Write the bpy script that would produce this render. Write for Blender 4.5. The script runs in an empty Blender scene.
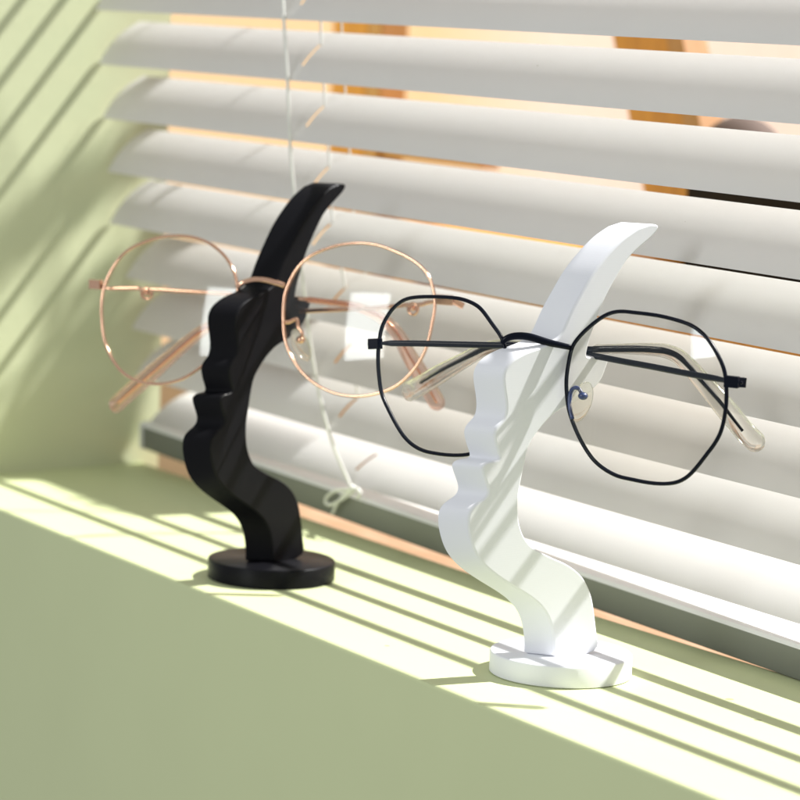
import bpy, bmesh, math, random
from mathutils import Vector, Matrix

# ---------------------------------------------------------------- units
# coordinates below are in "u": 1 u = 0.8 mm.  X runs along the sill, Y towards the window, Z up.
S = 0.0008
scene = bpy.context.scene
COL = scene.collection

# ---------------------------------------------------------------- camera
cd = bpy.data.cameras.new("camera")
cam = bpy.data.objects.new("camera", cd)
COL.objects.link(cam)
scene.camera = cam
cd.sensor_width = 36.0
cd.lens = 2969.29 / 800.0 * 36.0
cd.clip_start = 0.02
cd.clip_end = 60.0
R_ = Matrix(((0.518779, 0.853965, 0.040142), (-0.132830, 0.034131, 0.990551), (0.844526, -0.519209, 0.131138))).transposed()
cam.matrix_world = Matrix.Translation(Vector((871.708, -609.218, 238.5)) * S) @ R_.to_4x4()
cd.dof.use_dof = True
cd.dof.focus_distance = 1062 * S
cd.dof.aperture_fstop = 19.0

# ---------------------------------------------------------------- world, sun, soft box, exposure
scene.view_settings.view_transform = 'Standard'
scene.view_settings.look = 'None'
scene.view_settings.gamma = 1.0
scene.view_settings.use_curve_mapping = False
scene.view_settings.exposure = 1.4
world = bpy.data.worlds.new("World")
scene.world = world
world.use_nodes = True
bg = world.node_tree.nodes["Background"]
bg.inputs[0].default_value = (0.95, 0.975, 1.0, 1)
bg.inputs[1].default_value = 0.19

sun_d = bpy.data.lights.new("sun", 'SUN')
sun_d.energy = 3.6
sun_d.angle = math.radians(1.1)
sun_d.color = (1.0, 0.985, 0.96)
sun = bpy.data.objects.new("sun", sun_d)
COL.objects.link(sun)
SUN_DIR = Vector((-0.22, -1.0, -1.20)).normalized()
sun.rotation_euler = SUN_DIR.to_track_quat('-Z', 'Y').to_euler()
sun.location = -SUN_DIR * 2.0

sb_d = bpy.data.lights.new("soft_box", 'AREA')
sb_d.shape = 'RECTANGLE'
sb_d.size = 215 * S
sb_d.size_y = 325 * S
SB_RADIANCE = 4.1
sb_d.energy = SB_RADIANCE * math.pi * sb_d.size * sb_d.size_y
sb_d.color = (0.96, 0.99, 1.0)
sb = bpy.data.objects.new("soft_box", sb_d)
COL.objects.link(sb)
sb.location = Vector((26.1, -826.3, 447.1)) * S
_d = (Vector((-90, 0, 110)) * S - sb.location).normalized()
sb.rotation_euler = (_d.to_track_quat('-Z', 'Y').to_matrix() @ Matrix.Rotation(math.radians(13), 3, 'Z')).to_euler()

# ---------------------------------------------------------------- materials
def new_mat(name):
    m = bpy.data.materials.new(name)
    m.use_nodes = True
    nt = m.node_tree
    return m, nt, nt.nodes["Principled BSDF"]

def principled(name, col, rough=0.5, metal=0.0, spec=0.5, coat=0.0):
    m, nt, b = new_mat(name)
    b.inputs["Base Color"].default_value = (*col, 1)
    b.inputs["Roughness"].default_value = rough
    b.inputs["Metallic"].default_value = metal
    b.inputs["Specular IOR Level"].default_value = spec
    b.inputs["Coat Weight"].default_value = coat
    return m

def add_noise_look(m, scale, col_amount=0.06, bump=0.1, dist=0.0002, detail=4.0, stretch=(1, 1, 1)):
    """slight tone variation and a fine surface bump, both in object space"""
    nt = m.node_tree
    b = nt.nodes["Principled BSDF"]
    tc = nt.nodes.new("ShaderNodeTexCoord")
    mp = nt.nodes.new("ShaderNodeMapping")
    mp.inputs["Scale"].default_value = stretch
    nt.links.new(tc.outputs["Object"], mp.inputs[0])
    n1 = nt.nodes.new("ShaderNodeTexNoise")
    n1.inputs["Scale"].default_value = scale
    n1.inputs["Detail"].default_value = detail
    nt.links.new(mp.outputs[0], n1.inputs["Vector"])
    col = b.inputs["Base Color"].default_value[:]
    mix = nt.nodes.new("ShaderNodeMix")
    mix.data_type = 'RGBA'
    mix.inputs[6].default_value = tuple(c * (1 - col_amount) for c in col[:3]) + (1,)
    mix.inputs[7].default_value = tuple(min(1, c * (1 + col_amount)) for c in col[:3]) + (1,)
    nt.links.new(n1.outputs["Fac"], mix.inputs[0])
    nt.links.new(mix.outputs[2], b.inputs["Base Color"])
    n2 = nt.nodes.new("ShaderNodeTexNoise")
    n2.inputs["Scale"].default_value = scale * 14
    n2.inputs["Detail"].default_value = 3.0
    nt.links.new(mp.outputs[0], n2.inputs["Vector"])
    bp = nt.nodes.new("ShaderNodeBump")
    bp.inputs["Strength"].default_value = bump
    bp.inputs["Distance"].default_value = dist
    nt.links.new(n2.outputs["Fac"], bp.inputs["Height"])
    nt.links.new(bp.outputs[0], b.inputs["Normal"])
    return m

def add_specks(m, scale, thr, dark=0.45):
    """sparse small dirt specks multiplied into the base colour"""
    nt = m.node_tree
    b = nt.nodes["Principled BSDF"]
    src = b.inputs["Base Color"].links[0].from_socket
    tc = nt.nodes.new("ShaderNodeTexCoord")
    v = nt.nodes.new("ShaderNodeTexVoronoi")
    v.inputs["Scale"].default_value = scale
    nt.links.new(tc.outputs["Object"], v.inputs["Vector"])
    lt = nt.nodes.new("ShaderNodeMath")
    lt.operation = 'LESS_THAN'
    lt.inputs[1].default_value = thr
    nt.links.new(v.outputs["Distance"], lt.inputs[0])
    wn = nt.nodes.new("ShaderNodeSeparateColor")
    nt.links.new(v.outputs["Color"], wn.inputs[0])
    gt = nt.nodes.new("ShaderNodeMath")
    gt.operation = 'GREATER_THAN'
    gt.inputs[1].default_value = 0.86
    nt.links.new(wn.outputs[0], gt.inputs[0])
    mu = nt.nodes.new("ShaderNodeMath")
    mu.operation = 'MULTIPLY'
    nt.links.new(lt.outputs[0], mu.inputs[0])
    nt.links.new(gt.outputs[0], mu.inputs[1])
    mx = nt.nodes.new("ShaderNodeMix")
    mx.data_type = 'RGBA'
    mx.blend_type = 'MULTIPLY'
    mx.inputs[7].default_value = (dark, dark, dark * 0.9, 1)
    nt.links.new(mu.outputs[0], mx.inputs[0])
    nt.links.new(src, mx.inputs[6])
    nt.links.new(mx.outputs[2], b.inputs["Base Color"])
    return m

def add_layer_lines(m, period=0.0004, strength=0.12):
    """fine horizontal layer lines of a printed plastic part (object-space Z)"""
    nt = m.node_tree
    b = nt.nodes["Principled BSDF"]
    tc = nt.nodes.new("ShaderNodeTexCoord")
    w = nt.nodes.new("ShaderNodeTexWave")
    w.wave_type = 'BANDS'
    w.bands_direction = 'Z'
    w.inputs["Scale"].default_value = 0.314 / period
    w.inputs["Distortion"].default_value = 0.4
    w.inputs["Detail"].default_value = 1.0
    nt.links.new(tc.outputs["Object"], w.inputs["Vector"])
    n = nt.nodes.new("ShaderNodeTexNoise")
    n.inputs["Scale"].default_value = 60
    mp = nt.nodes.new("ShaderNodeMapping")
    mp.inputs["Scale"].default_value = (0.15, 0.15, 9)
    nt.links.new(tc.outputs["Object"], mp.inputs[0])
    nt.links.new(mp.outputs[0], n.inputs["Vector"])
    ad = nt.nodes.new("ShaderNodeMath")
    ad.operation = 'ADD'
    nt.links.new(w.outputs["Fac"], ad.inputs[0])
    nt.links.new(n.outputs["Fac"], ad.inputs[1])
    bp = nt.nodes.new("ShaderNodeBump")
    bp.inputs["Strength"].default_value = strength
    bp.inputs["Distance"].default_value = 0.00006
    nt.links.new(ad.outputs[0], bp.inputs["Height"])
    nt.links.new(bp.outputs[0], b.inputs["Normal"])
    return m

def thin_glass(name, tint, gloss_tint, base=0.05, edge=0.8, rough=0.0):
    m = bpy.data.materials.new(name)
    m.use_nodes = True
    nt = m.node_tree
    nt.nodes.clear()
    out = nt.nodes.new("ShaderNodeOutputMaterial")
    tr = nt.nodes.new("ShaderNodeBsdfTransparent")
    tr.inputs[0].default_value = (*tint, 1)
    gl = nt.nodes.new("ShaderNodeBsdfGlossy")
    gl.inputs[0].default_value = (*gloss_tint, 1)
    gl.inputs["Roughness"].default_value = rough
    lw = nt.nodes.new("ShaderNodeLayerWeight")
    lw.inputs[0].default_value = 0.5
    pw = nt.nodes.new("ShaderNodeMath"); pw.operation = 'POWER'; pw.inputs[1].default_value = 4.0
    nt.links.new(lw.outputs["Facing"], pw.inputs[0])
    ma = nt.nodes.new("ShaderNodeMath"); ma.operation = 'MULTIPLY_ADD'
    ma.inputs[1].default_value = edge; ma.inputs[2].default_value = base
    nt.links.new(pw.outputs[0], ma.inputs[0])
    mx = nt.nodes.new("ShaderNodeMixShader")
    nt.links.new(ma.outputs[0], mx.inputs[0])
    nt.links.new(tr.outputs[0], mx.inputs[1])
    nt.links.new(gl.outputs[0], mx.inputs[2])
    nt.links.new(mx.outputs[0], out.inputs[0])
    return m

def clear_plastic(name, tint, keep=0.45, rough=0.04):
    m = bpy.data.materials.new(name)
    m.use_nodes = True
    nt = m.node_tree
    nt.nodes.clear()
    out = nt.nodes.new("ShaderNodeOutputMaterial")
    tr = nt.nodes.new("ShaderNodeBsdfTransparent")
    tr.inputs[0].default_value = (*tint, 1)
    g = nt.nodes.new("ShaderNodeBsdfGlass")
    g.inputs[0].default_value = (*tint, 1)
    g.inputs["Roughness"].default_value = rough
    g.inputs["IOR"].default_value = 1.35
    mx = nt.nodes.new("ShaderNodeMixShader")
    mx.inputs[0].default_value = 1 - keep
    nt.links.new(tr.outputs[0], mx.inputs[1])
    nt.links.new(g.outputs[0], mx.inputs[2])
    nt.links.new(mx.outputs[0], out.inputs[0])
    return m

def wood_mat(name, dark, light, axis_scale=(3, 3, 60), rough=0.5, scale=6):
    m, nt, b = new_mat(name)
    b.inputs["Roughness"].default_value = rough
    tc = nt.nodes.new("ShaderNodeTexCoord")
    mp = nt.nodes.new("ShaderNodeMapping")
    mp.inputs["Scale"].default_value = axis_scale
    nt.links.new(tc.outputs["Object"], mp.inputs[0])
    n = nt.nodes.new("ShaderNodeTexNoise")
    n.inputs["Scale"].default_value = scale
    n.inputs["Detail"].default_value = 5
    nt.links.new(mp.outputs[0], n.inputs["Vector"])
    r = nt.nodes.new("ShaderNodeValToRGB")
    r.color_ramp.elements[0].position = 0.3
    r.color_ramp.elements[0].color = (*dark, 1)
    r.color_ramp.elements[1].position = 0.7
    r.color_ramp.elements[1].color = (*light, 1)
    nt.links.new(n.outputs["Fac"], r.inputs[0])
    nt.links.new(r.outputs[0], b.inputs["Base Color"])
    return m

def bright_backdrop_mat(name):
    m = bpy.data.materials.new(name)
    m.use_nodes = True
    nt = m.node_tree
    nt.nodes.clear()
    out = nt.nodes.new("ShaderNodeOutputMaterial")
    tc = nt.nodes.new("ShaderNodeTexCoord")
    sp = nt.nodes.new("ShaderNodeSeparateXYZ")
    nt.links.new(tc.outputs["Object"], sp.inputs[0])
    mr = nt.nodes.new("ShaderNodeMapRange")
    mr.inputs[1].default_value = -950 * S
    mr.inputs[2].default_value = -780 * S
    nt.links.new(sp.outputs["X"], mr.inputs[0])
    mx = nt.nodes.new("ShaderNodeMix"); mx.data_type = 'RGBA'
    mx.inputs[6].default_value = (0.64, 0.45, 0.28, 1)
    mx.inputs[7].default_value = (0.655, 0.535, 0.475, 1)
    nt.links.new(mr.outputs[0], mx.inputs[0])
    df = nt.nodes.new("ShaderNodeBsdfDiffuse")
    tl = nt.nodes.new("ShaderNodeBsdfTranslucent")
    nt.links.new(mx.outputs[2], df.inputs[0])
    nt.links.new(mx.outputs[2], tl.inputs[0])
    ms = nt.nodes.new("ShaderNodeMixShader"); ms.inputs[0].default_value = 0.55
    nt.links.new(df.outputs[0], ms.inputs[1])
    nt.links.new(tl.outputs[0], ms.inputs[2])
    nt.links.new(ms.outputs[0], out.inputs[0])
    return m

M = {}
M['sill'] = add_specks(add_noise_look(principled('green_sill_paint', (0.56, 0.61, 0.345), 0.55, spec=0.35), 18, 0.04, 0.30, 0.00022), 42, 0.055, 0.6)
M['wall'] = add_noise_look(principled('green_wall_paint', (0.575, 0.61, 0.395), 0.6, spec=0.3), 16, 0.035, 0.30, 0.00025)
M['slat'] = add_specks(add_noise_look(principled('white_slat_enamel', (0.80, 0.80, 0.785), 0.62, spec=0.12), 22, 0.02, 0.10, 0.00008), 110, 0.035, 0.6)
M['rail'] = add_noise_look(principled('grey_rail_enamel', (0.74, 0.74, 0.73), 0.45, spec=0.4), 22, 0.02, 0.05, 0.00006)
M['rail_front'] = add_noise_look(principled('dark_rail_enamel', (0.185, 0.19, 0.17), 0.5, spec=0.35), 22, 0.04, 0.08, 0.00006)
M['cord'] = add_noise_look(principled('cream_cord', (0.74, 0.74, 0.69), 0.8), 300, 0.12, 0.5, 0.0002)
M['white'] = add_layer_lines(principled('white_plastic', (0.785, 0.795, 0.835), 0.5, spec=0.4), 0.0004, 0.10)
M['black'] = add_layer_lines(principled('black_plastic', (0.0055, 0.0055, 0.007), 0.34, spec=0.11), 0.0004, 0.6)
M['black_metal'] = principled('black_frame_metal', (0.002, 0.0035, 0.010), 0.25, spec=0.14, coat=0.0)
M['navy_metal'] = principled('navy_arm_metal', (0.012, 0.035, 0.14), 0.35, spec=0.6, coat=0.3)
M['gold'] = principled('rose_gold_metal', (0.80, 0.49, 0.335), 0.11, metal=1.0)
M['rose'] = clear_plastic('rose_clear_plastic', (0.97, 0.84, 0.79), 0.5)
M['clear'] = clear_plastic('clear_plastic', (0.97, 0.96, 0.93), 0.45)
M['pad'] = clear_plastic('clear_pad_silicone', (0.98, 0.97, 0.93), 0.6)
M['lens_b'] = thin_glass('coated_lens', (0.985, 0.97, 0.95), (0.80, 0.92, 1.0), 0.020, 0.5)
M['lens_g'] = thin_glass('clear_lens', (0.985, 0.975, 0.955), (0.97, 1.0, 1.0), 0.026, 0.5)
M['track'] = wood_mat('peach_window_track', (0.34, 0.20, 0.11), (0.45, 0.30, 0.20), (6, 40, 40))
M['wood'] = wood_mat('orange_wood', (0.48, 0.18, 0.010), (0.62, 0.26, 0.02), (30, 30, 3))
M['wood_pale'] = wood_mat('pale_orange_wood', (0.42, 0.19, 0.05), (0.48, 0.24, 0.08), (30, 30, 3))
M['dark'] = principled('dark_brown_wood', (0.014, 0.007, 0.005), 0.6, spec=0.1)
M['dome'] = principled('grey_brown_plaster', (0.15, 0.115, 0.10), 0.8, spec=0.1)
M['deck'] = wood_mat('pale_deck_boards', (0.28, 0.20, 0.14), (0.34, 0.25, 0.18), (2, 40, 2))
M['screen'] = bright_backdrop_mat('cream_backdrop')
M['leaf'] = principled('dark_leaf', (0.05, 0.09, 0.03), 0.6)
M['pot'] = principled('terracotta', (0.35, 0.14, 0.07), 0.8)

# ---------------------------------------------------------------- object helpers
def empty(name, label, cat, loc=(0, 0, 0), rz=0.0, group=None):
    o = bpy.data.objects.new(name, None)
    COL.objects.link(o)
    o.empty_display_size = 0.01
    o.location = Vector(loc) * S
    o.rotation_euler = (0, 0, rz)
    o['label'] = label
    o['category'] = cat
    if group: o['group'] = group
    return o

def link(name, bm, mat, parent=None, smooth=True, auto=None, in_world=False):
    """bmesh in u -> ONE mesh object in metres; in_world: the vertices are world coordinates"""
    if in_world and parent is not None:
        inv = Matrix.Translation(parent.location / S) @ parent.rotation_euler.to_matrix().to_4x4()
        inv = inv.inverted()
        bmesh.ops.transform(bm, matrix=inv, verts=bm.verts)
    for v in bm.verts:
        v.co *= S
    bmesh.ops.recalc_face_normals(bm, faces=bm.faces)
    me = bpy.data.meshes.new(name)
    bm.to_mesh(me)
    bm.free()
    mats = mat if isinstance(mat, (list, tuple)) else [mat]
    for m in mats: me.materials.append(m)
    if smooth:
        for p in me.polygons: p.use_smooth = True
        if auto is not None:
            me.set_sharp_from_angle(angle=math.radians(auto))
    o = bpy.data.objects.new(name, me)
    COL.objects.link(o)
    if parent is not None: o.parent = parent
    return o

def tag(o, label, cat, group=None, kind=None):
    o['label'] = label; o['category'] = cat
    if group: o['group'] = group
    if kind: o['kind'] = kind
    return o

def bevel(o, w, seg=2, angle=35):
    md = o.modifiers.new('bevel', 'BEVEL')
    md.width = w * S; md.segments = seg; md.limit_method = 'ANGLE'; md.angle_limit = math.radians(angle)
    md.harden_normals = False
    return o

def box_bm(x0, x1, y0, y1, z0, z1, bm=None):
    bm = bm or bmesh.new()
    v = [bm.verts.new((x, y, z)) for z in (z0, z1) for y in (y0, y1) for x in (x0, x1)]
    for f in ((0, 2, 3, 1), (4, 5, 7, 6), (0, 1, 5, 4), (2, 6, 7, 3), (0, 4, 6, 2), (1, 3, 7, 5)):
        bm.faces.new([v[i] for i in f])
    return bm

def catmull(pts, n=4, closed=False):
    P = [Vector(p) for p in pts]
    N = len(P)
    out = []
    rng = range(N) if closed else range(N - 1)
    for i in rng:
        if closed:
            p0, p1, p2, p3 = P[(i - 1) % N], P[i], P[(i + 1) % N], P[(i + 2) % N]
        else:
            p0, p1, p2, p3 = P[max(i - 1, 0)], P[i], P[i + 1], P[min(i + 2, N - 1)]
        # centripetal parametrisation: no overshoot on uneven spacing
        d1 = max((p1 - p0).length, 1e-6) ** .5; d2 = max((p2 - p1).length, 1e-6) ** .5; d3 = max((p3 - p2).length, 1e-6) ** .5
        if (p1 - p0).length < 1e-5: d1 = d2
        if (p3 - p2).length < 1e-5: d3 = d2
        m1 = (p1 - p0) / d1 - (p2 - p0) / (d1 + d2) + (p2 - p1) / d2
        m2 = (p2 - p1) / d2 - (p3 - p1) / (d2 + d3) + (p3 - p2) / d3
        m1 *= d2; m2 *= d2
        for k in range(n):
            t = k / n
            out.append((2*t**3 - 3*t**2 + 1) * p1 + (t**3 - 2*t**2 + t) * m1 + (-2*t**3 + 3*t**2) * p2 + (t**3 - t**2) * m2)
    if not closed: out.append(P[-1].copy())
    return out

def relax(P, it=2, closed=True):
    for _ in range(it):
        N = len(P)
        Q = [p.copy() for p in P]
        for i in range(N):
            if not closed and i in (0, N - 1): continue
            Q[i] = P[i] * 0.5 + (P[(i - 1) % N] + P[(i + 1) % N]) * 0.25
        P = Q
    return P

def tube_bm(path, ra, rb=None, closed=False, seg=10, ref=(0, 0, 1), bm=None, round_ends=False):
    """sweep an ellipse (ra along ref, rb across) along path; ra, rb numbers or lists"""
    bm = bm or bmesh.new()
    N = len(path)
    rb = ra if rb is None else rb
    fa = (lambda i: ra[i]) if isinstance(ra, (list, tuple)) else (lambda i: ra)
    fb = (lambda i: rb[i]) if isinstance(rb, (list, tuple)) else (lambda i: rb)
    rings = []
    prev = None
    for i in range(N):
        if closed: t = path[(i + 1) % N] - path[(i - 1) % N]
        else: t = path[min(i + 1, N - 1)] - path[max(i - 1, 0)]
        t = t.normalized()
        r = Vector(ref)
        n1 = r - t * r.dot(t)
        if n1.length < 0.15 and prev is not None:
            n1 = prev - t * prev.dot(t)
        if n1.length < 1e-4: n1 = t.orthogonal()
        n1.normalize()
        if prev is not None and n1.dot(prev) < 0: n1 = -n1
        prev = n1
        n2 = t.cross(n1)
        rings.append([bm.verts.new(path[i] + n1 * (math.cos(a) * fa(i)) + n2 * (math.sin(a) * fb(i)))
                      for a in (2 * math.pi * k / seg for k in range(seg))])
    for i in range(N if closed else N - 1):
        A, B = rings[i], rings[(i + 1) % N]
        for k in range(seg):
            bm.faces.new((A[k], A[(k + 1) % seg], B[(k + 1) % seg], B[k]))
    if not closed:
        bm.faces.new(rings[0]); bm.faces.new(rings[-1][::-1])
    return bm

def ball_bm(c, r, bm=None, scale=(1, 1, 1), rot=None, u=14, v=8):
    bm = bm or bmesh.new()
    m = Matrix.Translation(Vector(c)) @ (rot.to_4x4() if rot else Matrix.Identity(4)) @ Matrix.Diagonal((*[r * s for s in scale], 1))
    bmesh.ops.create_uvsphere(bm, u_segments=u, v_segments=v, radius=1.0, matrix=m)
    return bm

def cyl_bm(a, b, r, bm=None, seg=14):
    return tube_bm([Vector(a), Vector(b)], r, seg=seg, bm=bm, ref=(0.3, 0.2, 0.93))

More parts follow.
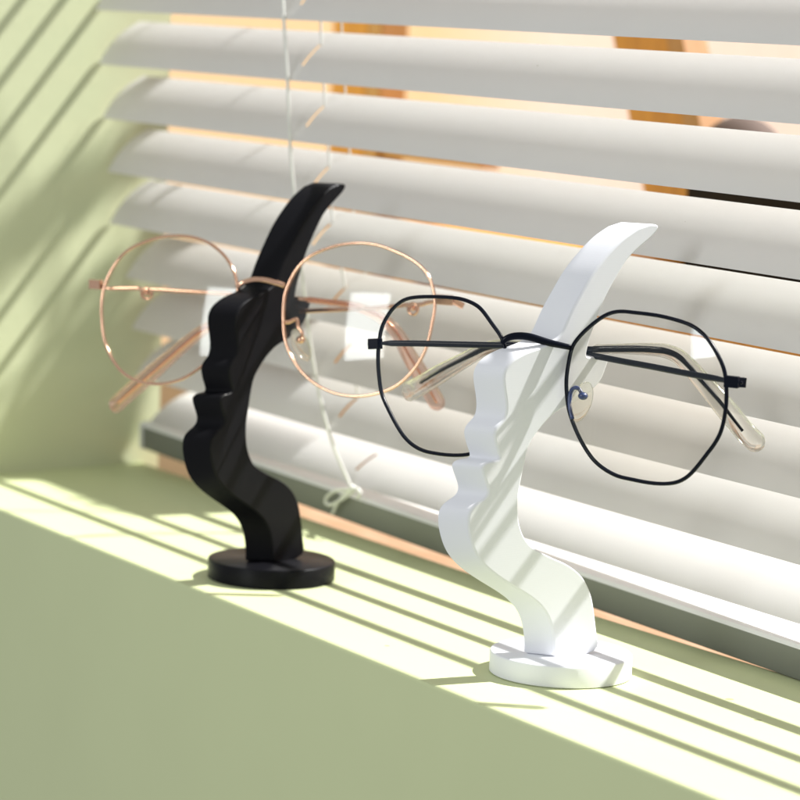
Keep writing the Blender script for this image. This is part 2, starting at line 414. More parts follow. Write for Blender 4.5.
DATA = {
    'rim_GL': [[-212.29, -42.52, 140.62], [-217.61, -45.35, 141.41], [-223.96, -49.05, 141.21], [-230.11, -52.85, 139.96], [-235.92, -56.81, 137.39], [-241.18, -60.37, 134.44], [-244.52, -63.47, 130.39], [-246.03, -66.06, 125.58], [-246.79, -68.32, 120.5], [-246.5, -70.01, 115.52], [-244.7, -71.38, 109.44], [-242.03, -72.16, 103.45], [-239.32, -72.6, 97.7], [-235.71, -72.34, 92.46], [-230.63, -71.2, 87.41], [-225.42, -69.49, 83.63], [-219.4, -66.88, 81.69], [-213.9, -64.09, 81.07], [-208.79, -61.16, 81.27], [-204.07, -58.1, 82.56], [-199.69, -54.91, 84.6], [-196.25, -51.98, 87.7], [-193.94, -49.82, 90.1], [-190.44, -45.88, 95.55], [-188.33, -42.4, 101.86], [-187.72, -39.53, 108.83], [-188.38, -37.36, 115.67], [-190.14, -36.17, 121.6], [-192.44, -35.9, 126.08], [-195.53, -36.16, 130.37], [-199.27, -37.08, 134.05], [-203.37, -38.5, 136.97], [-208.11, -40.49, 139.32]],
    'cen_GL': [-292.45, 80.08, 64.66],
    'rim_GR': [[-179.46, -20.81, 116.74], [-180.55, -20.02, 120.29], [-180.49, -18.15, 125.18], [-179.92, -15.87, 130.12], [-178.18, -13.27, 134.23], [-175.29, -10.36, 137.53], [-170.23, -6.35, 140.49], [-165.03, -2.41, 142.51], [-159.61, 1.41, 143.49], [-155.53, 4.16, 143.63], [-150.96, 7.09, 143.16], [-145.7, 10.11, 141.6], [-139.76, 13.66, 139.37], [-134.78, 16.39, 136.51], [-131.18, 17.85, 133.23], [-128.34, 18.39, 129.29], [-126.24, 18.36, 125.3], [-124.56, 17.77, 120.69], [-123.58, 16.13, 114.82], [-122.91, 14.8, 109.72], [-122.66, 13.26, 104.58], [-123.55, 10.59, 98.53], [-126.04, 6.8, 92.52], [-129.5, 2.82, 87.98], [-134.92, -2.17, 85.02], [-141.03, -7.07, 83.24], [-148.43, -12.14, 83.44], [-155.78, -16.37, 85.74], [-163.03, -19.75, 89.91], [-169.11, -21.77, 95.66], [-173.68, -22.62, 101.55], [-176.79, -22.19, 108.54]],
    'cen_GR': [-237.8, 125.73, 68.29],
    'rim_BL': [[-14.76, -32.22, 132.79], [-19.35, -33.19, 134.48], [-25.31, -34.56, 135.39], [-32.74, -36.26, 135.19], [-40.57, -37.77, 134.58], [-48.03, -38.91, 133.64], [-53.15, -39.59, 132.57], [-57.32, -40.21, 130.84], [-61.24, -40.94, 127.95], [-64.16, -41.62, 124.56], [-66.37, -42.34, 120.15], [-66.63, -42.97, 115.65], [-66.31, -43.48, 111.21], [-65.33, -43.87, 106.86], [-63.53, -44.18, 101.48], [-61.98, -44.28, 97.57], [-59.61, -44.25, 94.33], [-55.36, -44.02, 90.13], [-50.52, -43.5, 85.5], [-46.03, -42.83, 81.91], [-40.9, -41.99, 79.59], [-35.16, -40.97, 78.44], [-28.88, -39.72, 78.41], [-22.92, -38.34, 78.69], [-17.24, -36.84, 79.4], [-12.78, -35.55, 80.45], [-7.87, -34.05, 82.68], [-3.66, -32.72, 86.5], [-0.51, -31.64, 91.59], [1.57, -30.77, 97.59], [2.22, -30.26, 103.74], [1.88, -29.93, 109.77], [0.3, -29.87, 116.0], [-1.81, -30.01, 120.76], [-3.96, -30.27, 124.09], [-8.11, -31.14, 127.57]],
    'cen_BL': [-63.82, 120.69, 94.89],
    'rim_BR': [[10.72, -9.61, 121.55], [13.71, -8.68, 125.63], [16.82, -7.79, 128.63], [20.52, -6.69, 131.68], [24.21, -5.57, 134.19], [28.06, -4.52, 135.75], [32.06, -3.55, 136.41], [37.44, -2.28, 136.52], [43.23, -0.7, 136.59], [48.84, 0.99, 136.41], [56.51, 3.5, 135.47], [61.28, 5.13, 134.31], [65.64, 6.48, 132.03], [68.92, 7.38, 129.29], [72.34, 8.24, 125.32], [74.86, 8.84, 121.5], [76.18, 9.0, 118.07], [77.06, 8.93, 114.07], [77.59, 8.73, 109.35], [77.55, 8.4, 105.24], [76.84, 7.8, 100.01], [75.12, 6.85, 95.67], [72.26, 5.49, 91.16], [68.7, 4.04, 86.01], [65.46, 2.86, 82.44], [61.57, 1.43, 80.05], [56.04, -0.61, 78.78], [50.09, -2.66, 78.43], [43.88, -4.6, 78.6], [38.0, -6.19, 78.82], [33.27, -7.41, 79.91], [29.08, -8.41, 81.55], [25.47, -9.24, 83.71], [20.16, -10.36, 88.86], [16.0, -11.02, 94.2], [13.21, -11.29, 98.66], [11.48, -11.31, 103.26], [10.06, -11.05, 109.52], [10.08, -10.52, 115.06]],
    'cen_BR': [-1.36, 153.05, 96.62],
    'bridge_B': [[-2.19, -30.24, 121.79], [-1.57, -29.23, 123.09], [-0.31, -27.14, 124.15], [1.34, -24.43, 124.56], [3.19, -21.38, 124.28], [4.86, -18.61, 123.48], [6.54, -15.84, 122.61], [8.4, -12.77, 121.89], [10.26, -9.71, 121.21]],
    'bridge_G': [[-190.64, -35.94, 122.37], [-189.98, -34.72, 123.64], [-188.84, -32.6, 124.83], [-187.12, -29.4, 125.78], [-185.19, -25.82, 125.8], [-183.24, -22.21, 124.97], [-181.58, -19.13, 124.06]],
    'temple_BL': [[-66.07, -41.74, 114.45], [-64.5, -40.74, 114.61], [-62.41, -39.41, 114.83], [-52.73, -33.21, 115.7], [-42.44, -26.64, 116.53], [-32.26, -20.13, 117.31], [-25.53, -15.82, 117.85], [-10.53, -6.24, 118.91], [3.62, 2.81, 119.32], [7.52, 5.31, 119.83], [20.42, 13.55, 121.23], [25.23, 16.63, 121.43], [28.44, 18.68, 121.34], [32.32, 21.16, 120.13], [35.79, 23.38, 117.29], [39.3, 25.63, 113.38], [43.31, 28.18, 109.01], [47.31, 30.74, 104.48], [50.65, 32.88, 100.23], [54.32, 35.23, 95.69]],
    'sleeve_BL': [[4.93, 3.65, 119.49], [20.42, 13.55, 121.23], [25.23, 16.63, 121.43], [28.44, 18.68, 121.34], [32.32, 21.16, 120.13], [35.79, 23.38, 117.29], [39.3, 25.63, 113.38], [43.31, 28.18, 109.01], [47.31, 30.75, 104.3], [51.64, 33.51, 99.28], [56.27, 36.47, 94.14], [58.87, 38.14, 91.96], [60.82, 39.38, 90.42]],
    'temple_BR': [[75.54, 13.04, 116.14], [70.32, 12.3, 116.59], [57.41, 10.49, 116.67], [45.21, 8.78, 116.86], [35.29, 7.39, 117.04], [22.69, 5.62, 117.13], [4.13, 3.02, 117.38], [-19.21, -0.26, 116.85], [-35.56, -2.55, 116.27], [-45.5, -3.95, 115.13], [-52.14, -4.88, 113.23], [-57.1, -5.57, 110.96], [-64.33, -6.59, 107.65], [-77.31, -8.41, 101.46], [-87.88, -9.89, 95.76]],
    'sleeve_BR': [[-21.9, -0.64, 116.69], [-35.55, -2.55, 116.16], [-45.49, -3.94, 114.94], [-52.11, -4.87, 112.86], [-57.07, -5.57, 110.59], [-64.29, -6.58, 107.08], [-77.25, -8.4, 100.55], [-86.39, -9.68, 95.75], [-93.35, -10.66, 92.36], [-98.34, -11.36, 90.16]],
    'temple_GL': [[-251.94, -67.83, 117.25], [-250.02, -65.95, 116.66], [-245.9, -61.93, 116.97], [-240.06, -56.21, 117.48], [-238.95, -55.12, 117.12], [-235.81, -52.04, 117.39], [-234.39, -50.66, 117.47], [-227.01, -43.43, 117.53], [-220.75, -37.31, 117.54], [-209.86, -26.64, 117.57], [-199.02, -16.03, 117.49], [-190.09, -7.29, 117.53], [-187.02, -4.29, 117.51]],
    'sleeve_GL': [[-187.94, -5.19, 117.43], [-182.1, 0.52, 116.91], [-174.61, 7.86, 116.42], [-168.93, 13.42, 114.37], [-164.92, 17.35, 112.05], [-162.11, 20.1, 109.21], [-159.26, 22.89, 104.94], [-156.33, 25.75, 97.99], [-152.47, 29.52, 90.31], [-149.57, 32.37, 83.99], [-146.99, 34.9, 78.46], [-146.0, 35.86, 75.67]],
    'ring_GL': [[-237.42, -53.63, 116.41]],
    'temple_GR': [[-126.57, 24.2, 122.85], [-130.77, 22.14, 122.16], [-134.34, 20.38, 121.41], [-137.06, 19.04, 120.34], [-143.87, 15.7, 119.47], [-149.42, 12.97, 118.32], [-156.72, 9.37, 116.99], [-168.46, 3.6, 115.3], [-184.34, -4.21, 113.11], [-194.16, -9.04, 111.64]],
    'sleeve_GR': [[-192.36, -8.15, 111.82], [-206.8, -15.26, 109.97], [-216.83, -20.19, 108.13], [-225.07, -24.24, 105.41], [-233.98, -28.63, 99.84], [-240.85, -32.01, 94.23], [-248.44, -35.74, 87.22], [-256.1, -39.5, 80.15], [-262.41, -42.61, 74.47], [-268.54, -45.62, 68.78], [-273.27, -47.95, 64.32], [-276.6, -49.59, 61.3]],
    'ring_GR': [[-140.51, 17.35, 118.99]],
    'end_BR': [[76.03, 8.76, 117.02], [80.14, 11.99, 116.94]],
    'end_BL': [[-65.2, -43.13, 114.52], [-72.59, -42.79, 113.45]],
    'end_GL': [[-248.41, -69.55, 118.47], [-255.33, -71.09, 118.01]],
    'end_GR': [[-125.66, 18.17, 123.77], [-122.98, 25.22, 123.33], [-122.22, 29.58, 121.13]],
    'pad_BR': [16.95, -8.28, 102.46],
    'padarm_BR': [[15.62, -10.88, 96.29], [13.23, -10.67, 100.97], [12.34, -9.99, 105.12], [13.44, -9.35, 107.04], [15.83, -8.85, 106.98], [17.69, -8.28, 104.7]],
    'pad_GR': [-170.57, -16.66, 100.87],
    'padarm_GR': [[-176.27, -21.51, 109.73], [-175.49, -19.85, 109.78], [-173.99, -17.25, 111.12], [-173.07, -16.93, 107.95], [-171.04, -16.12, 105.71], [-171.29, -16.56, 102.83]],
    'nrm_GL': [48.3, -82.62, 28.99],
    'nrm_GR': [54.95, -78.08, 29.73],
    'nrm_BL': [21.18, -97.42, 7.85],
    'nrm_BR': [30.42, -94.94, 7.85],
    'light': [26.14, -826.34, 447.15],
    'ext': [-7.68, -8.84],
    'prof': [[32.11, 164.72], [35.82, 164.36], [35.34, 162.26], [31.68, 159.03], [27.21, 155.69], [22.96, 151.86], [19.61, 146.96], [16.28, 141.63], [13.82, 137.06], [11.82, 132.52], [10.68, 128.73], [9.11, 124.91], [8.01, 120.39], [7.68, 117.23], [11.94, 117.28], [16.65, 117.32], [17.27, 116.22], [16.43, 113.7], [15.14, 110.11], [13.57, 107.62], [10.53, 104.81], [6.42, 102.21], [2.7, 100.34], [-1.87, 98.85], [-7.55, 94.89], [-11.52, 90.71], [-14.64, 86.51], [-16.04, 81.53], [-17.38, 73.85], [-18.3, 68.31], [-18.2, 62.53], [-17.27, 57.61], [-15.14, 53.01], [-12.1, 49.58], [-7.23, 46.88], [-1.8, 44.35], [2.12, 42.74], [6.53, 40.28], [10.59, 36.92], [13.16, 33.27], [15.03, 29.27], [16.57, 22.89], [17.96, 15.38], [18.88, 9.26], [0.0, 8.15], [-0.19, 10.74], [-0.82, 15.95], [-2.21, 21.19], [-5.02, 25.78], [-9.02, 29.33], [-13.39, 32.16], [-18.88, 35.27], [-25.69, 39.34], [-31.51, 43.76], [-35.02, 47.99], [-37.04, 52.16], [-38.48, 57.08], [-38.85, 61.1], [-37.67, 64.69], [-34.08, 66.67], [-31.37, 68.41], [-30.75, 70.81], [-32.09, 73.66], [-33.53, 76.87], [-34.13, 78.86], [-33.17, 80.18], [-30.61, 80.93], [-26.62, 81.16], [-26.91, 82.86], [-28.21, 85.59], [-29.19, 88.48], [-29.73, 91.0], [-28.5, 93.45], [-26.51, 94.99], [-25.09, 96.9], [-24.86, 100.46], [-25.7, 104.76], [-26.71, 109.06], [-26.78, 111.9], [-25.3, 115.06], [-22.12, 117.47], [-17.25, 119.5], [-10.68, 121.32], [-5.77, 123.36], [-3.18, 126.0], [-1.29, 129.9], [0.97, 134.51], [5.03, 141.26], [9.23, 147.8], [14.26, 153.53], [18.14, 157.28], [22.02, 160.38], [27.22, 163.36]],
    'stW': [7.26, -7.9, 2.0],
    'stB': [-186.56, -17.09, -17.0],
    'slats': [[36.0, 230.91], [38.0, 204.18], [41.0, 177.34], [45.0, 150.35], [46.5, 124.39], [56.0, 96.84], [60.0, 70.88], [63.0, 46.28], [72.0, 22.24]],
    'cord_front': [[-292.0, 34.8, 265.7], [-288.56, 34.8, 239.44], [-286.41, 35.47, 221.93], [-285.08, 36.83, 203.95], [-286.11, 38.76, 186.67], [-287.39, 41.06, 168.83], [-287.09, 43.51, 152.33], [-283.93, 44.91, 131.07], [-287.09, 50.12, 110.42], [-291.28, 55.24, 93.98], [-290.3, 57.7, 78.04], [-285.56, 60.24, 59.1], [-280.65, 62.79, 43.63], [-277.78, 67.44, 31.22], [-274.81, 70.24, 23.73], [-272.84, 70.8, 20.79]],
    'bow_loop': [[-266.44, 67.0, 22.01], [-272.63, 67.0, 20.79], [-281.54, 67.0, 18.67], [-288.57, 67.0, 14.75], [-289.77, 67.0, 12.23], [-285.58, 67.0, 11.52], [-277.6, 67.0, 14.69], [-270.63, 67.0, 18.12], [-265.53, 67.0, 21.7]],
    'bow_tail': [[-267.28, 67.5, 21.85], [-272.49, 67.5, 19.41], [-278.45, 67.5, 14.52], [-281.81, 67.5, 10.73], [-283.86, 67.5, 7.61]],
    'bow_tail2': [[-267.28, 67.5, 21.85], [-262.66, 67.37, 22.6], [-260.11, 67.5, 21.17], [-261.69, 67.5, 18.64]],
}

# ================================================================ the setting: sill, wall, window track
SF = -54.7          # front face of the sill
bm = bmesh.new()
lo = [(-505, SF), (900, SF), (900, 122), (-80, 73), (-505, 73)]      # its back edge is not quite parallel to the front
va = [bm.verts.new((x, y, -420)) for x, y in lo]; vb = [bm.verts.new((x, y, 0)) for x, y in lo]
bm.faces.new(va); bm.faces.new(vb)
for i in range(5): bm.faces.new((va[i], va[(i + 1) % 5], vb[(i + 1) % 5], vb[i]))
sill = link('window_sill', bm, M['sill'], smooth=False)
bevel(sill, 1.1, 3)
tag(sill, 'pale green painted window sill with the plain green wall face under its front edge', 'window sill')

def wall_x(y): return -484.0 - 0.12 * (y - 36.0)
bm = bmesh.new()
lo = [(wall_x(-53), -53), (wall_x(82), 82), (-1500, 82), (-1500, -53)]
vb = [bm.verts.new((x, y, -420)) for x, y in lo]; vt = [bm.verts.new((x, y, 900)) for x, y in lo]
bm.faces.new(vb); bm.faces.new(vt)
for i in range(4): bm.faces.new((vb[i], vb[(i + 1) % 4], vt[(i + 1) % 4], vt[i]))
w = link('side_wall', bm, M['wall'], smooth=False)
tag(w, 'light green side wall of the window recess crossed by slanting slat shadows', 'wall')

tr = link('window_track', box_bm(-505, 900, 73.4, 150, -60, -12), M['track'], smooth=False)
bevel(tr, 0.8, 2)
tag(tr, 'peach wooden window track behind the sill, under the bottom rail of the blind', 'window frame')

# ================================================================ venetian blind
blind = empty('venetian_blind', 'white venetian blind with open tilted slats and a tied cord', 'blind', (0, 60, 0))
TILT = math.radians(43.5)
CH, TURN = 31.0, math.radians(42)
RAD = CH / (2 * math.sin(TURN / 2))
def slat_section(TILT, n=60):
    """(y, z) points of the curved slat, front lower edge at the origin, crown up"""
    pts = []
    for i in range(n + 1):
        a = -TURN / 2 + TURN * i / n
        cx = RAD * math.sin(a) + CH / 2
        cz = RAD * math.cos(a) - RAD * math.cos(TURN / 2)
        pts.append((cx * math.cos(TILT) - cz * math.sin(TILT), cx * math.sin(TILT) + cz * math.cos(TILT)))
    return pts
LADX = (-281.0, 300.0)
X0, X1 = -482.0, 330.0
def slat_bm(yi, zi, x0, sag, tilt):
    SEC = slat_section(math.radians(tilt))
    xs = [x0]
    for lx in LADX: xs += [lx - 0.95, lx + 0.95]
    xs += [-400, -200, -120, -40, 40, 200, X1]
    xs = sorted(xs)
    bm = bmesh.new()
    V = [[bm.verts.new((x, yi + y, zi + z + sag * math.sin((x + 480) / 800 * math.pi))) for (y, z) in SEC] for x in xs]
    for a in range(len(xs) - 1):
        hole = any(abs((xs[a] + xs[a + 1]) / 2 - lx) < 1.0 for lx in LADX)
        for b in range(len(SEC) - 1):
            if hole and 15 <= b <= 38: continue
            bm.faces.new((V[a][b], V[a + 1][b], V[a + 1][b + 1], V[a][b + 1]))
    r = bmesh.ops.solidify(bm, geom=bm.faces[:], thickness=0.55)
    return bm
slats = [tuple(s) for s in DATA['slats']]
rows = [(36.0 - 0.3 * k, slats[0][1] + 26.75 * k) for k in range(7, 0, -1)] + slats
rnd = random.Random(4)
for i, (y, z) in enumerate(rows):
    x0 = X0 + (rnd.uniform(-0.8, 1.2)) + (0 if y < 60 else 1.5)
    bm = slat_bm(y, z, x0, 0.0, {15: 31.0, 14: 40.5, 13: 43.0, 12: 43.2}.get(i, 44.6) + rnd.uniform(-0.4, 0.4))
    link('slat', bm, M['slat'], blind, smooth=False, in_world=True)

# bottom rail: slightly sloping, resting on the sill at the right
def rail_y(x): return -3.0 + 7.5 * max(0.0, min(1.0, (x + 480) / 550))
def rail_z(x): return 0.35 + max(0.0, (20 - x)) * 0.0165
prof_r = [(72, 0.0), (71.3, 1.2), (71.0, 11.6), (71.9, 13.0), (80, 13.9), (90, 13.5), (97.5, 12.4), (98.3, 10.4), (98.0, 1.0), (97.0, 0.0)]
xs = [-480, -300, -100, 42, 330]
bm = bmesh.new()
rr = [[bm.verts.new((x, y + rail_y(x), z + rail_z(x))) for (y, z) in prof_r] for x in xs]
np_ = len(prof_r)
for a in range(len(xs) - 1):
    for k in range(np_):
        f = bm.faces.new((rr[a][k], rr[a + 1][k], rr[a + 1][(k + 1) % np_], rr[a][(k + 1) % np_]))
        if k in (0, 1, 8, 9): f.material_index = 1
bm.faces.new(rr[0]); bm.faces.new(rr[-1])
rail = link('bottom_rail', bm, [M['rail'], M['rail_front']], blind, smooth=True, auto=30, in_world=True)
bm = bmesh.new()
a = [bm.verts.new((-480.05, 84.5 + rail_y(-480) + (y - 84.5) * 1.04, 6.2 + (z - 6.2) * 1.06 + rail_z(-480))) for (y, z) in prof_r]
b = [bm.verts.new((-483.2, 84.5 + rail_y(-480) + (y - 84.5) * 1.04, 6.2 + (z - 6.2) * 1.06 + rail_z(-480))) for (y, z) in prof_r]
for k in range(np_): bm.faces.new((a[k], a[(k + 1) % np_], b[(k + 1) % np_], b[k]))
bm.faces.new(a); bm.faces.new(b)
link('end_cap', bm, M['rail'], rail, smooth=True, auto=30).matrix_parent_inverse = Matrix.Identity(4)
bpy.data.objects['end_cap'].location = -blind.location

# ladder cords: a front and a rear string, and the lift cord through the slots
def yz_at(z):
    for (ya, za), (yb, zb) in zip(rows[:-1], rows[1:]):
        if zb <= z <= za:
            t = (z - za) / (zb - za)
            return ya + (yb - ya) * t
    return rows[0][0] if z > rows[0][1] else rows[-1][0]
top_z = rows[0][1] + 20
for lx in LADX:
    fr = [Vector((lx, yz_at(z) - 0.9, z)) for z in [top_z - k * 13 for k in range(int((top_z - 14) / 13))]]
    if lx > 0: link('ladder_string', tube_bm(catmull(fr, 2), 0.55, seg=6, ref=(1, 0, 0)), M['cord'], blind, in_world=True)
    re = [Vector((lx + 0.3, yz_at(z - 21.5) + 23.0, z)) for z in [top_z - k * 13 for k in range(int((top_z - 34) / 13))]]
    link('ladder_string', tube_bm(relax(catmull(re, 2), 6, closed=False), 0.42, seg=6, ref=(1, 0, 0)), M['cord'], blind, in_world=True)
    li = [Vector((lx, yz_at(z - 14) + 13.2, z)) for z in [top_z - k * 13 for k in range(int((top_z - 24) / 13))]]
    link('lift_cord', tube_bm(relax(catmull(li, 2), 6, closed=False), 0.5, seg=6, ref=(1, 0, 0)), M['cord'], blind, in_world=True)
cf = DATA['cord_front']
top = [(-281.0 - 0.8, 33.5, top_z), (-286.0, 34.0, 330)]
link('pull_cord', tube_bm(relax(catmull(top + cf, 5), 12, closed=False), 0.75, seg=8, ref=(1, 0, 0)), M['cord'], blind, in_world=True)
cl = link('cord_bow', tube_bm(catmull(DATA['bow_loop'], 6), 0.75, seg=8, ref=(1, 0, 0)), M['cord'], blind, in_world=True)
bm = tube_bm(catmull(DATA['bow_tail'], 6), 0.7, seg=8, ref=(1, 0, 0))
tube_bm(catmull(DATA['bow_tail2'], 6), 0.9, seg=8, ref=(1, 0, 0), bm=bm)
ball_bm(DATA['bow_loop'][0], 2.3, bm, (1.2, 0.8, 0.9))
link('cord_knot', bm, M['cord'], blind, in_world=True)
head = box_bm(-484, 330, 30, 62, top_z, top_z + 26)
bevel(link('head_rail', head, M['slat'], blind, smooth=False, in_world=True), 1.5, 2)

# ================================================================ face-shaped stands
PROF = catmull([(s, 0, h) for s, h in DATA['prof']], 4, closed=False)
_n = len(DATA['prof'])
_a, _b = 4 * 46, 4 * (_n - 12)            # the face: soft features; the horn and the back keep their edges
PROF = relax(PROF, 2, closed=False)
PROF = PROF[:_a] + relax(PROF[_a:_b], 6, closed=False) + PROF[_b:]
# keep the sole flat: last and first points sit on the disc
def stand(name, label, x, y, rz, mat, disc_c, disc_r, group):
    root = empty(name, label, 'glasses stand', (disc_c[0], disc_c[1], 0), 0, group)
    u = Vector((math.sin(rz), math.cos(rz), 0)); n = Vector((math.cos(rz), -math.sin(rz), 0))
    e = u * DATA['ext'][0] + n * DATA['ext'][1]
    o = Vector((x, y, 0))
    bm = bmesh.new()
    pts = [o + u * p.x + Vector((0, 0, max(p.z, 7.6))) for p in PROF]
    A = [bm.verts.new(p) for p in pts]
    B = [bm.verts.new(p + e) for p in pts]
    N = len(A)
    bm.faces.new(A); bm.faces.new(B[::-1])
    for i in range(N): bm.faces.new((A[i], A[(i + 1) % N], B[(i + 1) % N], B[i]))
    f = link('face_profile', bm, mat, root, smooth=True, auto=32, in_world=True)
    bevel(f, 0.65, 3, 45)
    bm = bmesh.new()
    seg = 96
    ring = []
    for r, z in ((disc_r - 0.6, 0.0), (disc_r, 0.5), (disc_r, 7.5), (disc_r - 0.25, 7.95), (disc_r - 0.7, 8.15)):
        ring.append([bm.verts.new((r * math.cos(2 * math.pi * k / seg), r * math.sin(2 * math.pi * k / seg), z)) for k in range(seg)])
    for a, b in zip(ring[:-1], ring[1:]):
        for k in range(seg): bm.faces.new((a[k], a[(k + 1) % seg], b[(k + 1) % seg], b[k]))
    bm.faces.new(ring[0]); bm.faces.new(ring[-1])
    link('base', bm, mat, root, smooth=True, auto=40)
    return root
G1 = 'face-shaped glasses stands on the sill'
stand('glasses_stand', 'white face-profile glasses stand with a horn-shaped top, holding the black glasses', 7.26, -7.9, math.radians(2), M['white'], (0, 0), 26.0, G1)
stand('glasses_stand', 'black face-profile glasses stand with a horn-shaped top, holding the rose gold glasses', DATA['stB'][0], DATA['stB'][1], math.radians(DATA['stB'][2]), M['black'], (-194.64, -13.34), 26.6, G1)

# ================================================================ eyeglasses
RS = 165.0
def lens_mesh(rim, cen, thick=1.6, k=14, shrink=0.985):
    C = Vector(cen)
    mid = sum(rim, Vector()) / len(rim)
    mid = C + (mid - C).normalized() * RS
    bm = bmesh.new()
    fr, bk = [], []
    for j in range(1, k + 1):
        t = j / k * shrink
        a, b = [], []
        for p in rim:
            q = mid + (p - mid) * t
            d = (q - C).normalized()
            a.append(bm.verts.new(C + d * RS)); b.append(bm.verts.new(C + d * (RS - thick)))
        fr.append(a); bk.append(b)
    d = (mid - C).normalized()
    fc = bm.verts.new(C + d * RS); bc = bm.verts.new(C + d * (RS - thick))
    N = len(rim)
    for L, c in ((fr, fc), (bk, bc)):
        for i in range(N): bm.faces.new((c, L[0][i], L[0][(i + 1) % N]))
        for j in range(k - 1):
            for i in range(N): bm.faces.new((L[j][i], L[j + 1][i], L[j + 1][(i + 1) % N], L[j][(i + 1) % N]))
    for i in range(N): bm.faces.new((fr[-1][i], bk[-1][i], bk[-1][(i + 1) % N], fr[-1][(i + 1) % N]))
    return bm

def rim_path(key):
    P = catmull(DATA['rim_' + key], 4, closed=True)
    P = relax(P, 2 if key[0] == 'B' else 5)
    C = Vector(DATA['cen_' + key])
    return [C + (p - C).normalized() * (RS - 0.6) for p in P]

def axes(key):
    N = Vector(DATA['nrm_' + key]).normalized()
    h = Vector((0, 0, 1)).cross(N).normalized()
    return N, h, N.cross(h)

def mirror_about(p, jl, jr):
    """the other side of the bridge"""
    n = (jr - jl).normalized(); m = (jl + jr) / 2
    return p - n * (2 * (p - m).dot(n))

def block(a, b, rz, rt, bm=None):
    """a small flat bar from a to b, half-height rz, half-thickness rt"""
    bm = bm or bmesh.new()
    a = Vector(a); b = Vector(b)
    t = (b - a).normalized(); up = (Vector((0, 0, 1)) - t * t.z).normalized(); s = t.cross(up)
    vs = []
    for p in (a, b):
        for i, j in ((-1, -1), (1, -1), (1, 1), (-1, 1)):
            vs.append(bm.verts.new(p + up * (rz * i) + s * (rt * j)))
    for f in ((0, 1, 2, 3), (7, 6, 5, 4), (0, 4, 5, 1), (1, 5, 6, 2), (2, 6, 7, 3), (3, 7, 4, 0)):
        bm.faces.new([vs[i] for i in f])
    return bm

def nose_pad(root, key, other, metal, r_arm, padsize, jl, jr):
    N, h, v = axes(key)
    arm = [Vector(p) for p in DATA['padarm_' + key]]
    c = Vector(DATA['pad_' + key])
    rot = Matrix((h, v, N)).transposed()
    rot = rot @ Matrix.Rotation(math.radians(28), 3, 'Y') @ Matrix.Rotation(math.radians(-14 if key[0] == 'B' else 34), 3, 'Z')
    for side in (0, 1):
        f = (lambda p: p) if side == 0 else (lambda p: mirror_about(p, jl, jr) + (jr - jl).normalized() * (6 if key[0] == 'B' else 1) - N * 2)
        bm = bmesh.new()
        bmesh.ops.create_uvsphere(bm, u_segments=20, v_segments=12, radius=1.0,
                                  matrix=Matrix.Translation(c) @ rot.to_4x4() @ Matrix.Diagonal((*padsize, 1)))
        for q in bm.verts: q.co = f(q.co)
        pad = link('nose_pad', bm, M['pad'], root, in_world=True)
        bm = tube_bm([f(p) for p in catmull(arm, 5)], r_arm, seg=8, ref=N)
        ball_bm(f(arm[-1]), r_arm * 2.4, bm, (1, 1, 0.8))
        o = link('pad_arm', bm, metal, None)
        o.parent = pad
        o.location = -root.location

def temple(root, key, tm, ra, rb, sleeve_mat, s_r0, s_r1, flat, tip_name='temple_tip', core=False):
    P = catmull(DATA['temple_' + key] + (DATA['sleeve_' + key][2:-1] if core else []), 5)
    n = len(P)
    A = [ra * (0.45 + 0.55 * min(1.0, i / (n * 0.10))) * (1 - 0.55 * max(0.0, (i / (n - 1) - 0.6) / 0.4)) for i in range(n)]
    t = link('temple', tube_bm(P, A, rb, seg=10), tm, root, in_world=True)
    Q = catmull(DATA['sleeve_' + key], 6)
    m = len(Q)
    L = [0.0]
    for i in range(1, m): L.append(L[-1] + (Q[i] - Q[i - 1]).length)
    R = []
    for i in range(m):
        f = L[i] / L[-1]
        r = s_r0 + (s_r1 - s_r0) * min(1.0, max(0.0, (f - 0.12) / 0.62)) ** 1.1
        d_end = L[-1] - L[i]
        if d_end < s_r1: r *= math.sqrt(max(0.05, 1 - (1 - d_end / s_r1) ** 2))
        if L[i] < 1.2: r *= 0.6 + 0.4 * L[i] / 1.2
        R.append(r)
    o = link(tip_name, tube_bm(Q, R, [r * flat for r in R], seg=14), sleeve_mat, None)
    o.parent = t
    o.location = -root.location
    return t

# ---- black octagonal glasses on the white stand
gb = empty('eyeglasses', 'thin black metal octagonal eyeglasses with clear temple tips, hung on the white stand', 'eyeglasses', (5, -12, 116), 0, 'eyeglasses on the stands')
bj = [Vector(p) for p in DATA['bridge_B']]
for key in ('BL', 'BR'):
    rp = rim_path(key)
    N, h, v = axes(key)
    link('rim', tube_bm(rp, 0.80, 0.72, closed=True, seg=10, ref=N), M['black_metal'], gb, in_world=True)
    link('lens', lens_mesh(rp[::2], DATA['cen_' + key]), M['lens_b'], gb, auto=40, in_world=True)
    e0, e1 = [Vector(p) for p in DATA['end_' + key]]
    bm = block(e0 - N * 0.4, e1, 2.0, 1.1)
    block(e1 - (e1 - e0) * 0.3 - N * 0.2, e1 - N * 3.6, 1.7, 1.0, bm)
    ball_bm(e1 + (e1 - e0).normalized() * 0.8, 0.6, bm)
    e = link('hinge', bm, M['black_metal'], gb, smooth=False, in_world=True)
    bevel(e, 0.25, 2)
bpth = catmull([p + Vector(DATA['nrm_BR']) / 100 * 1.2 * math.sin(math.pi * i / (len(bj) - 1)) for i, p in enumerate(bj)], 5)
link('bridge', tube_bm(bpth, [1.0 + 0.4 * math.sin(math.pi * i / (len(bpth) - 1)) for i in range(len(bpth))], 1.0, seg=12), M['black_metal'], gb, in_world=True)
temple(gb, 'BL', M['black_metal'], 1.15, 0.7, M['clear'], 1.8, 4.0, 0.6)
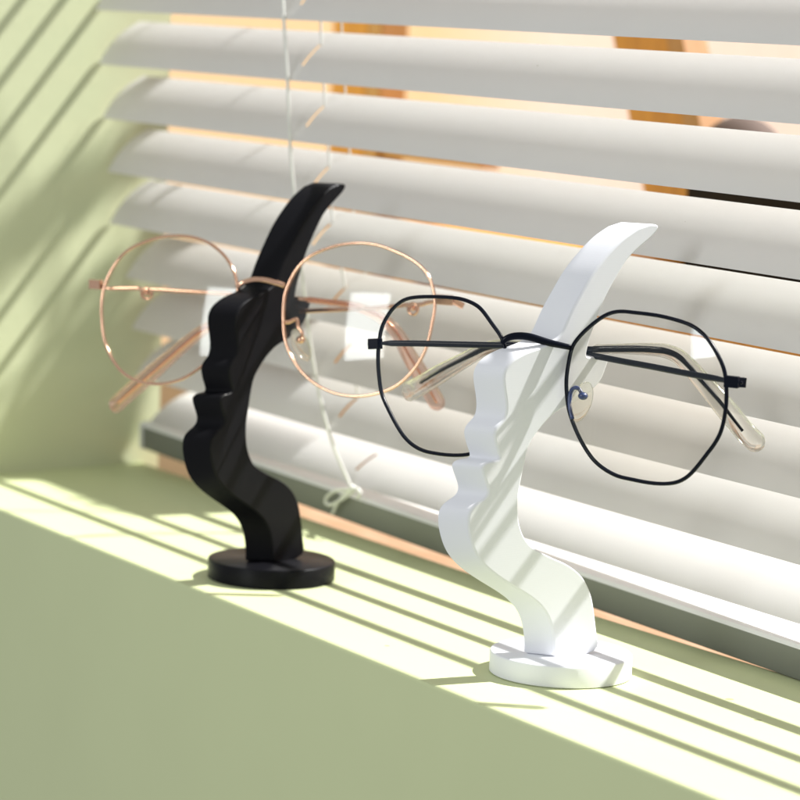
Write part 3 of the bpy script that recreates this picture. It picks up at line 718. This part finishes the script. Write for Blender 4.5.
temple(gb, 'BR', M['black_metal'], 1.15, 0.7, M['clear'], 1.8, 4.0, 0.6)
nose_pad(gb, 'BR', 'BL', M['navy_metal'], 0.75, (3.7, 7.6, 1.4), bj[0], bj[-1])

# ---- round rose gold glasses on the black stand
gg = empty('eyeglasses', 'large round rose gold wire eyeglasses with pink clear temple tips, hung on the black stand', 'eyeglasses', (-192, -20, 116), 0, 'eyeglasses on the stands')
gj = [Vector(p) for p in DATA['bridge_G']]
for key in ('GL', 'GR'):
    rp = rim_path(key)
    N, h, v = axes(key)
    link('rim', tube_bm(rp, 0.72, 0.66, closed=True, seg=10, ref=N), M['gold'], gg, in_world=True)
    link('lens', lens_mesh(rp[::2], DATA['cen_' + key]), M['lens_g'], gg, auto=40, in_world=True)
    E_ = [Vector(p) for p in DATA['end_' + key]]
    bm = block(E_[0] - N * 0.4, E_[1], 2.0, 1.1)
    block(E_[0] + (E_[1] - E_[0]) * 0.5, E_[1] - N * 3.6, 1.3, 0.9, bm)
    if len(E_) > 2: block(E_[1], E_[2], 1.3, 1.0, bm)
    e = link('hinge', bm, M['gold'], gg, smooth=False, in_world=True)
    bevel(e, 0.25, 2)
bpth = catmull([p + Vector(DATA['nrm_GR']) / 100 * 1.2 * math.sin(math.pi * i / (len(gj) - 1)) for i, p in enumerate(gj)], 5)
link('bridge', tube_bm(bpth, 1.15, 0.9, seg=12), M['gold'], gg, in_world=True)
for key in ('GL', 'GR'):
    t = temple(gg, key, M['gold'], 0.95, 0.6, M['rose'], 1.35, 3.6, 0.6, core=True)
    c = Vector(DATA['ring_' + key][0])
    P = DATA['temple_' + key]
    td = (Vector(P[-1]) - Vector(P[0])).normalized()
    up = Vector((0, 0, 1)); up = (up - td * td.z).normalized()
    ring = [c - up * 0.8 + td * (2.3 * math.cos(a)) + up * (2.3 * math.sin(a)) for a in (2 * math.pi * i / 24 for i in range(24))]
    bm = tube_bm(ring, 0.65, closed=True, seg=8, ref=td.cross(up))
    ball_bm(c - up * 0.8, 1.5, bm, (1, 1, 0.6))
    o = link('temple_ring', bm, M['gold'], None)
    o.parent = t; o.location = -gg.location
nose_pad(gg, 'GR', 'GL', M['gold'], 0.8, (3.4, 7.2, 1.4), gj[0], gj[-1])

# ================================================================ beyond the window
dk = link('deck', box_bm(-3000, 1500, 152, 2600, -80, -62), M['deck'], smooth=False)
dk['kind'] = 'structure'

# stand-in for the bright cream view, made translucent so the sun brightens it
bm = bmesh.new()
n = 700
a, b = [], []
for i in range(n + 1):
    x = -2400 + 3000 * i / n
    y = 520 + 1.6 * math.sin(x * 0.62) + 5 * math.sin(x * 0.011)
    a.append(bm.verts.new((x, y, -61))); b.append(bm.verts.new((x, y, 330)))
for i in range(n): bm.faces.new((a[i], a[i + 1], b[i + 1], b[i]))
sc = link('bright_backdrop', bm, M['screen'], smooth=True)
tag(sc, 'cream fluted backdrop beyond the slats, made translucent so the sun brightens it', 'screen')

fr = empty('wooden_rack', 'orange wooden rack seen through the upper slat gaps left of the stands', 'rack', (-740, 350, -62))
def part(name, x0, x1, y0, y1, z0, z1, mat, root, bv=1.0):
    o = link(name, box_bm(x0, x1, y0, y1, z0, z1), mat, root, smooth=False, in_world=True)
    return bevel(o, bv, 2)
part('post', -772, -729, 340, 360, -62, 300, M['wood'], fr)
part('post', -728.5, -712, 340, 360, -62, 300, M['wood_pale'], fr)
part('crossbar', -711.8, -650, 343, 357, 172, 179.5, M['wood_pale'], fr)
part('crossbar', -711.8, -598, 343, 357, 146, 158, M['wood_pale'], fr)

le = empty('wooden_board', 'orange wooden board leaning outside, seen through the slat gaps on the right', 'board', (-400, 350, -62))
bm = bmesh.new()
def lean(x0, x1):
    bm = bmesh.new()
    vs = []
    for z, dx in ((-62, 126), (300, -32)):
        for y in (342, 358):
            for x in (x0, x1): vs.append(bm.verts.new((x + dx, y, z)))
    for f in ((0, 2, 3, 1), (4, 5, 7, 6), (0, 1, 5, 4), (2, 6, 7, 3), (0, 4, 6, 2), (1, 3, 7, 5)): bm.faces.new([vs[i] for i in f])
    return bm
link('panel', lean(-468, -419), M['wood'], le, smooth=False, in_world=True)
link('edge_strip', lean(-418.8, -404), M['wood_pale'], le, smooth=False, in_world=True)

be = empty('wooden_bench', 'orange wooden bench low behind the slats, a thin orange line in the middle gaps', 'bench', (-500, 340, -62))
part('seat', -660, -379.5, 312, 372, 96, 112, M['wood'], be)
part('leg', -655, -630, 320, 364, -62, 95.8, M['wood'], be)
part('leg', -420, -385, 320, 364, -62, 95.8, M['wood'], be)
part('side_panel', -629, -421, 338, 346, -20, 95.8, M['wood_pale'], be)
lo_ = empty('wooden_crate', 'orange wooden crate low behind the slats at the right', 'crate', (-330, 300, -62))
part('box', -420, -100, 290, 308, 20, 101, M['wood'], lo_)
dp = empty('dark_planter', 'dark brown planter box with a rounded grey top behind the right slats', 'planter', (-280, 350, -62))
part('box', -378.5, -150, 330, 380, 88, 152, M['dark'], dp)
part('leg', -372, -350, 335, 375, -62, 87.8, M['dark'], dp)
part('leg', -180, -158, 335, 375, -62, 87.8, M['dark'], dp)
link('mound', ball_bm((-362, 352, 163), 28, None, (1, 0.8, 0.95), None, 24, 14), M['dome'], dp, in_world=True)

# added trough of plants, out of view, to shadow the side wall
hp = empty('shadow_caster_planter', 'unseen trough of plants added outside the window to shade the side wall', 'planter', (-380, 250, 300))
bm = bmesh.new()
def ring4(x0, x1, y0, y1, z): return [bm.verts.new(c) for c in ((x0, y0, z), (x1, y0, z), (x1, y1, z), (x0, y1, z))]
R4 = [ring4(-446, -296, 241, 259, 241), ring4(-451, -291, 237, 263, 288), ring4(-448, -294, 240, 260, 288), ring4(-445, -297, 242, 258, 262)]
for a, b in zip(R4[:-1], R4[1:]):
    for k in range(4): bm.faces.new((a[k], a[(k + 1) % 4], b[(k + 1) % 4], b[k]))
bm.faces.new(R4[0]); bm.faces.new(R4[-1])
bevel(link('trough', bm, M['pot'], hp, smooth=False, in_world=True), 1.5, 2)
bm = bmesh.new()
def leaf(c, ln, wd):
    d = Vector((rnd.uniform(-1, 1), rnd.uniform(-1, 1), rnd.uniform(-.3, 1))).normalized() * ln
    s = d.orthogonal().normalized() * wd
    vs = [bm.verts.new(c - d), bm.verts.new(c - d * 0.2 + s), bm.verts.new(c + d), bm.verts.new(c - d * 0.2 - s)]
    bm.faces.new(vs)
for q in range(330):          # bushy leaves over the left half, set to shade the lower wall
    leaf(Vector((-428 + rnd.gauss(0, 12), 250 + rnd.gauss(0, 7), 288 + abs(rnd.gauss(0, 1)) * 30)), 9, 3.4)
for q in range(150):          # low growth along the rest
    leaf(Vector((-372 + 80 * rnd.random(), 250 + rnd.gauss(0, 6), 288 + abs(rnd.gauss(0, 1)) * 7)), 7, 2.6)
for q in range(210):          # a slanting branch, set to shade a diagonal band of the wall
    t = rnd.random()
    leaf(Vector((-456 + 46 * t + rnd.gauss(0, 2), 250 + rnd.gauss(0, 4), 372 + 70 * t + rnd.gauss(0, 5.5))), 8, 3)
link('foliage', bm, M['leaf'], hp, in_world=True)
stem_p = catmull([(-425, 250, 288), (-446, 250, 330), (-456, 250, 372), (-440, 250, 400), (-410, 250, 442)], 6)
link('stem', tube_bm(stem_p, 1.6, seg=8), M['leaf'], hp, in_world=True)
for hx in (-440, -302):
    link('hanger', cyl_bm((hx, 250, 286), (-371, 250, 900), 1.0), M['dark'], hp, in_world=True)

# ---------------------------------------------------------------- render limits
scene.cycles.transparent_max_bounces = 32
scene.cycles.max_bounces = 12
scene.cycles.caustics_reflective = False
scene.cycles.caustics_refractive = False
